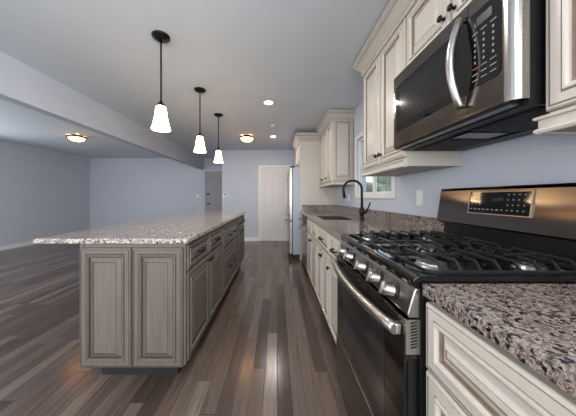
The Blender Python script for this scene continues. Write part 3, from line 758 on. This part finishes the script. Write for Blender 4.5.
# backguard
mb = MB(); mb.prism([(1.035, .9305), (1.025, 1.02), (1.06, 1.02), (1.09, 1.02), (1.09, .9305)], 'y', GY0+.002, GY1-.002); bgd = mb.build('backguard', M['matblk'], rg)
mb = MB(); mb.prism([(.985, 1.018), (.990, 1.012), (1.05, 1.012), (1.09, 1.0205), (1.09, 1.205), (1.02, 1.203), (1.012, 1.197)], 'y', GY0-.0, GY1, 0)
# face sits between (.985,1.018) and (1.012,1.197)
fp = mb.build('guard_panel', M['brushed'], bgd, .002)
MB().prism([(1.012, 1.2035), (1.09, 1.2055), (1.09, 1.211), (1.014, 1.209)], 'y', GY0, GY1).build('guard_cap', M['black'], bgd)
A = Vector((.985, 0, 1.018)); B = Vector((1.012, 0, 1.197)); UPV = (B-A).normalized(); NV = Vector((-UPV.z, 0, UPV.x))
def gp(y, z, n): q = A+UPV*((z-1.018)/UPV.z)+NV*n; return Vector((q.x, y, q.z))
def gquad(mb, y0, y1, z0, z1, n0, n1, mi=0):
    v = [gp(y0, z0, n0), gp(y1, z0, n0), gp(y1, z1, n0), gp(y0, z1, n0), gp(y0, z0, n1), gp(y1, z0, n1), gp(y1, z1, n1), gp(y0, z1, n1)]
    mb.add(v, [(0,1,2,3),(7,6,5,4),(0,4,5,1),(1,5,6,2),(2,6,7,3),(3,7,4,0)], mi)
mb = MB(); gquad(mb, .898, 1.185, 1.082, 1.182, .0005, .003); gquad(mb, .893, .8975, 1.078, 1.186, .0005, .005, 1); gquad(mb, 1.1855, 1.190, 1.078, 1.186, .0005, .005, 1); gquad(mb, .8975, 1.1855, 1.0775, 1.0815, .0005, .005, 1)
dp = mb.build('control_display', [M['glass'], M['handle']], rg)
mb = MB()
for j, z in enumerate((1.170, 1.147, 1.124, 1.101)):
    for k in range(12):
        y = 1.170-k*.0225
        if j < 3 and 3 <= k <= 7: continue
        if (j == 1 and k in (0,)): continue
        wv = .006 if j == 3 and k < 7 else .0035
        gquad(mb, y-wv, y+wv, z-.0025, z+.0025, .0031, .0035)
mb.build('key_print', M['print'], dp)
mb = MB()
for k in range(4):
    y = 1.058-k*.011-(.004 if k > 1 else 0)
    for (a, b, c_, d_) in ((0, .006, .012, .0135), (0, .006, .0058, .0073), (0, .0012, 0, .013), (.005, .0062, 0, .013), (0, .006, 0, .0013)):
        gquad(mb, y-b, y-a, 1.141+c_, 1.141+d_, .0031, .0036)
mb.build('digits', M['lcdb'], dp)

# ================================================================== lamps
def pendant(x, y, lab):
    r = thing('pendant_lamp', (x, y, CEIL), lab, 'lamp', 'pendant lamps over the island')
    MB().lathe((x, y, CEIL-.0005), [(0, 0), (.064, 0), (.066, -.008), (.060, -.016), (.046, -.020), (.044, -.026), (.014, -.032), (0, -.032)], n=32).build('canopy', M['bronze'], r)
    MB().tube([(x, y, CEIL-.031), (x, y, 1.895)], .0065, 10).build('rod', M['bronze'], r)
    MB().lathe((x, y, 1.855), [(.030, 0), (.032, .006), (.028, .018), (.012, .030), (.010, .045), (0, .045)], n=24).build('fitter', M['bronze'], r)
    mb = MB(); mb.lathe((x, y, 1.678), [(.069, 0), (.068, .006), (.060, .03), (.053, .06), (.0455, .10), (.040, .14), (.036, .168), (.032, .177), (.026, .180), (.023, .176), (.032, .162), (.036, .14), (.0415, .10), (.049, .06), (.056, .03), (.064, .006), (.065, .0), (.069, 0)], n=32)
    mb.build('lamp_shade', M['shade'], r)
    d = bpy.data.lights.new('bulb_glow', 'POINT'); d.energy = 2; d.color = (1, .85, .68); d.shadow_soft_size = .025
    l = bpy.data.objects.new('bulb_glow', d); COL.objects.link(l); l.location = (0, 0, 1.72-CEIL); l.parent = r
pendant(-.897, 1.756, 'nearest of three dark pendant lamps with white bell shades over the island')
pendant(-.894, 2.63, 'middle of three dark pendant lamps with white bell shades over the island')
pendant(-.888, 3.43, 'farthest of three dark pendant lamps with white bell shades over the island')
def flush(x, y, R, lab):
    r = thing('flush_lamp', (x, y, CEIL), lab, 'lamp', 'flush ceiling lamps')
    MB().lathe((x, y, CEIL-.0005), [(0, 0), (R*.55, 0), (R*.60, -.022), (R*.98, -.030), (R, -.040), (R*.95, -.050), (R*.80, -.052), (R*.78, -.040), (0, -.040)], n=36).build('trim_ring', M['bronze'], r)
    pr = [(R*.78, -.045)]+[(R*.79*math.cos(PI/2*t/8), -.050-.069*math.sin(PI/2*t/8)) for t in range(9)]
    MB().lathe((x, y, CEIL), pr, n=36).build('glass_bowl', M['bowl'], r)
    MB().lathe((x, y, CEIL-.1185), [(0, -.018), (.006, -.016), (.010, -.008), (.006, -.002), (.012, 0), (0, 0)], n=12).build('finial', M['bronze'], r)
    # extra point lights are added below for the warm glow on the ceiling
_flush = flush
def flush(x, y, R, lab):
    _flush(x, y, R, lab)
    r = next(o for o in COL.objects if o.get('label') == lab)
    for k in range(4):
        d = bpy.data.lights.new('bulb_glow', 'POINT'); d.energy = .2; d.color = (1, .55, .24); d.shadow_soft_size = .006  # added above the ring for the ceiling glow
        l = bpy.data.objects.new('bulb_glow', d); COL.objects.link(l); l.location = (R*.72*math.cos(k*PI/2+.78), R*.72*math.sin(k*PI/2+.78), -.0175); l.parent = r
def recessed(x, y, R, lab):
    r = thing('recessed_light', (x, y, CEIL), lab, 'lamp', 'recessed ceiling lights')
    MB().lathe((x, y, CEIL-.0005), [(R*.8, 0), (R, 0), (R, -.003), (R*.82, -.006), (R*.8, -.003), (R*.8, 0)], n=32).build('trim_ring', M['white'], r)
    MB().lathe((x, y, CEIL-.0005), [(0, -.001), (R*.79, -.001), (R*.79, -.0025), (0, -.0025)], n=32).build('lens', M['can'], r)
    d = bpy.data.lights.new('downlight', 'AREA'); d.shape = 'DISK'; d.size = R*1.5; d.energy = 6.5; d.color = (1, .94, .87)
    l = bpy.data.objects.new('downlight', d); COL.objects.link(l); l.location = (0, 0, -.008); l.parent = r
flush(-.62, 4.63, .155, 'flush ceiling lamp with dark ring and white bowl in the kitchen')
flush(-4.05, 4.60, .165, 'flush ceiling lamp with dark ring and white bowl in the living area')
recessed(-.118, 2.99, .07, 'nearer of two bright round recessed lights in the kitchen ceiling')
recessed(-.09, 4.67, .065, 'farther of two bright round recessed lights, right of the flush lamp')
recessed(-.12, 1.32, .07, 'extra recessed light added in the ceiling above the aisle by the range, just above the picture')  # this and the next are extra out-of-frame lights added to brighten the room
recessed(-.12, -.6, .07, 'extra recessed light added in the ceiling behind the viewer')
sd = thing('smoke_detector', (-.075, 3.95, CEIL), 'small white disc detector on the ceiling between the recessed lights', 'smoke detector')
MB().lathe((-.075, 3.95, CEIL-.0005), [(0, 0), (.048, 0), (.050, -.012), (.044, -.024), (.03, -.028), (0, -.028)], n=28).build('body', M['white'], sd)
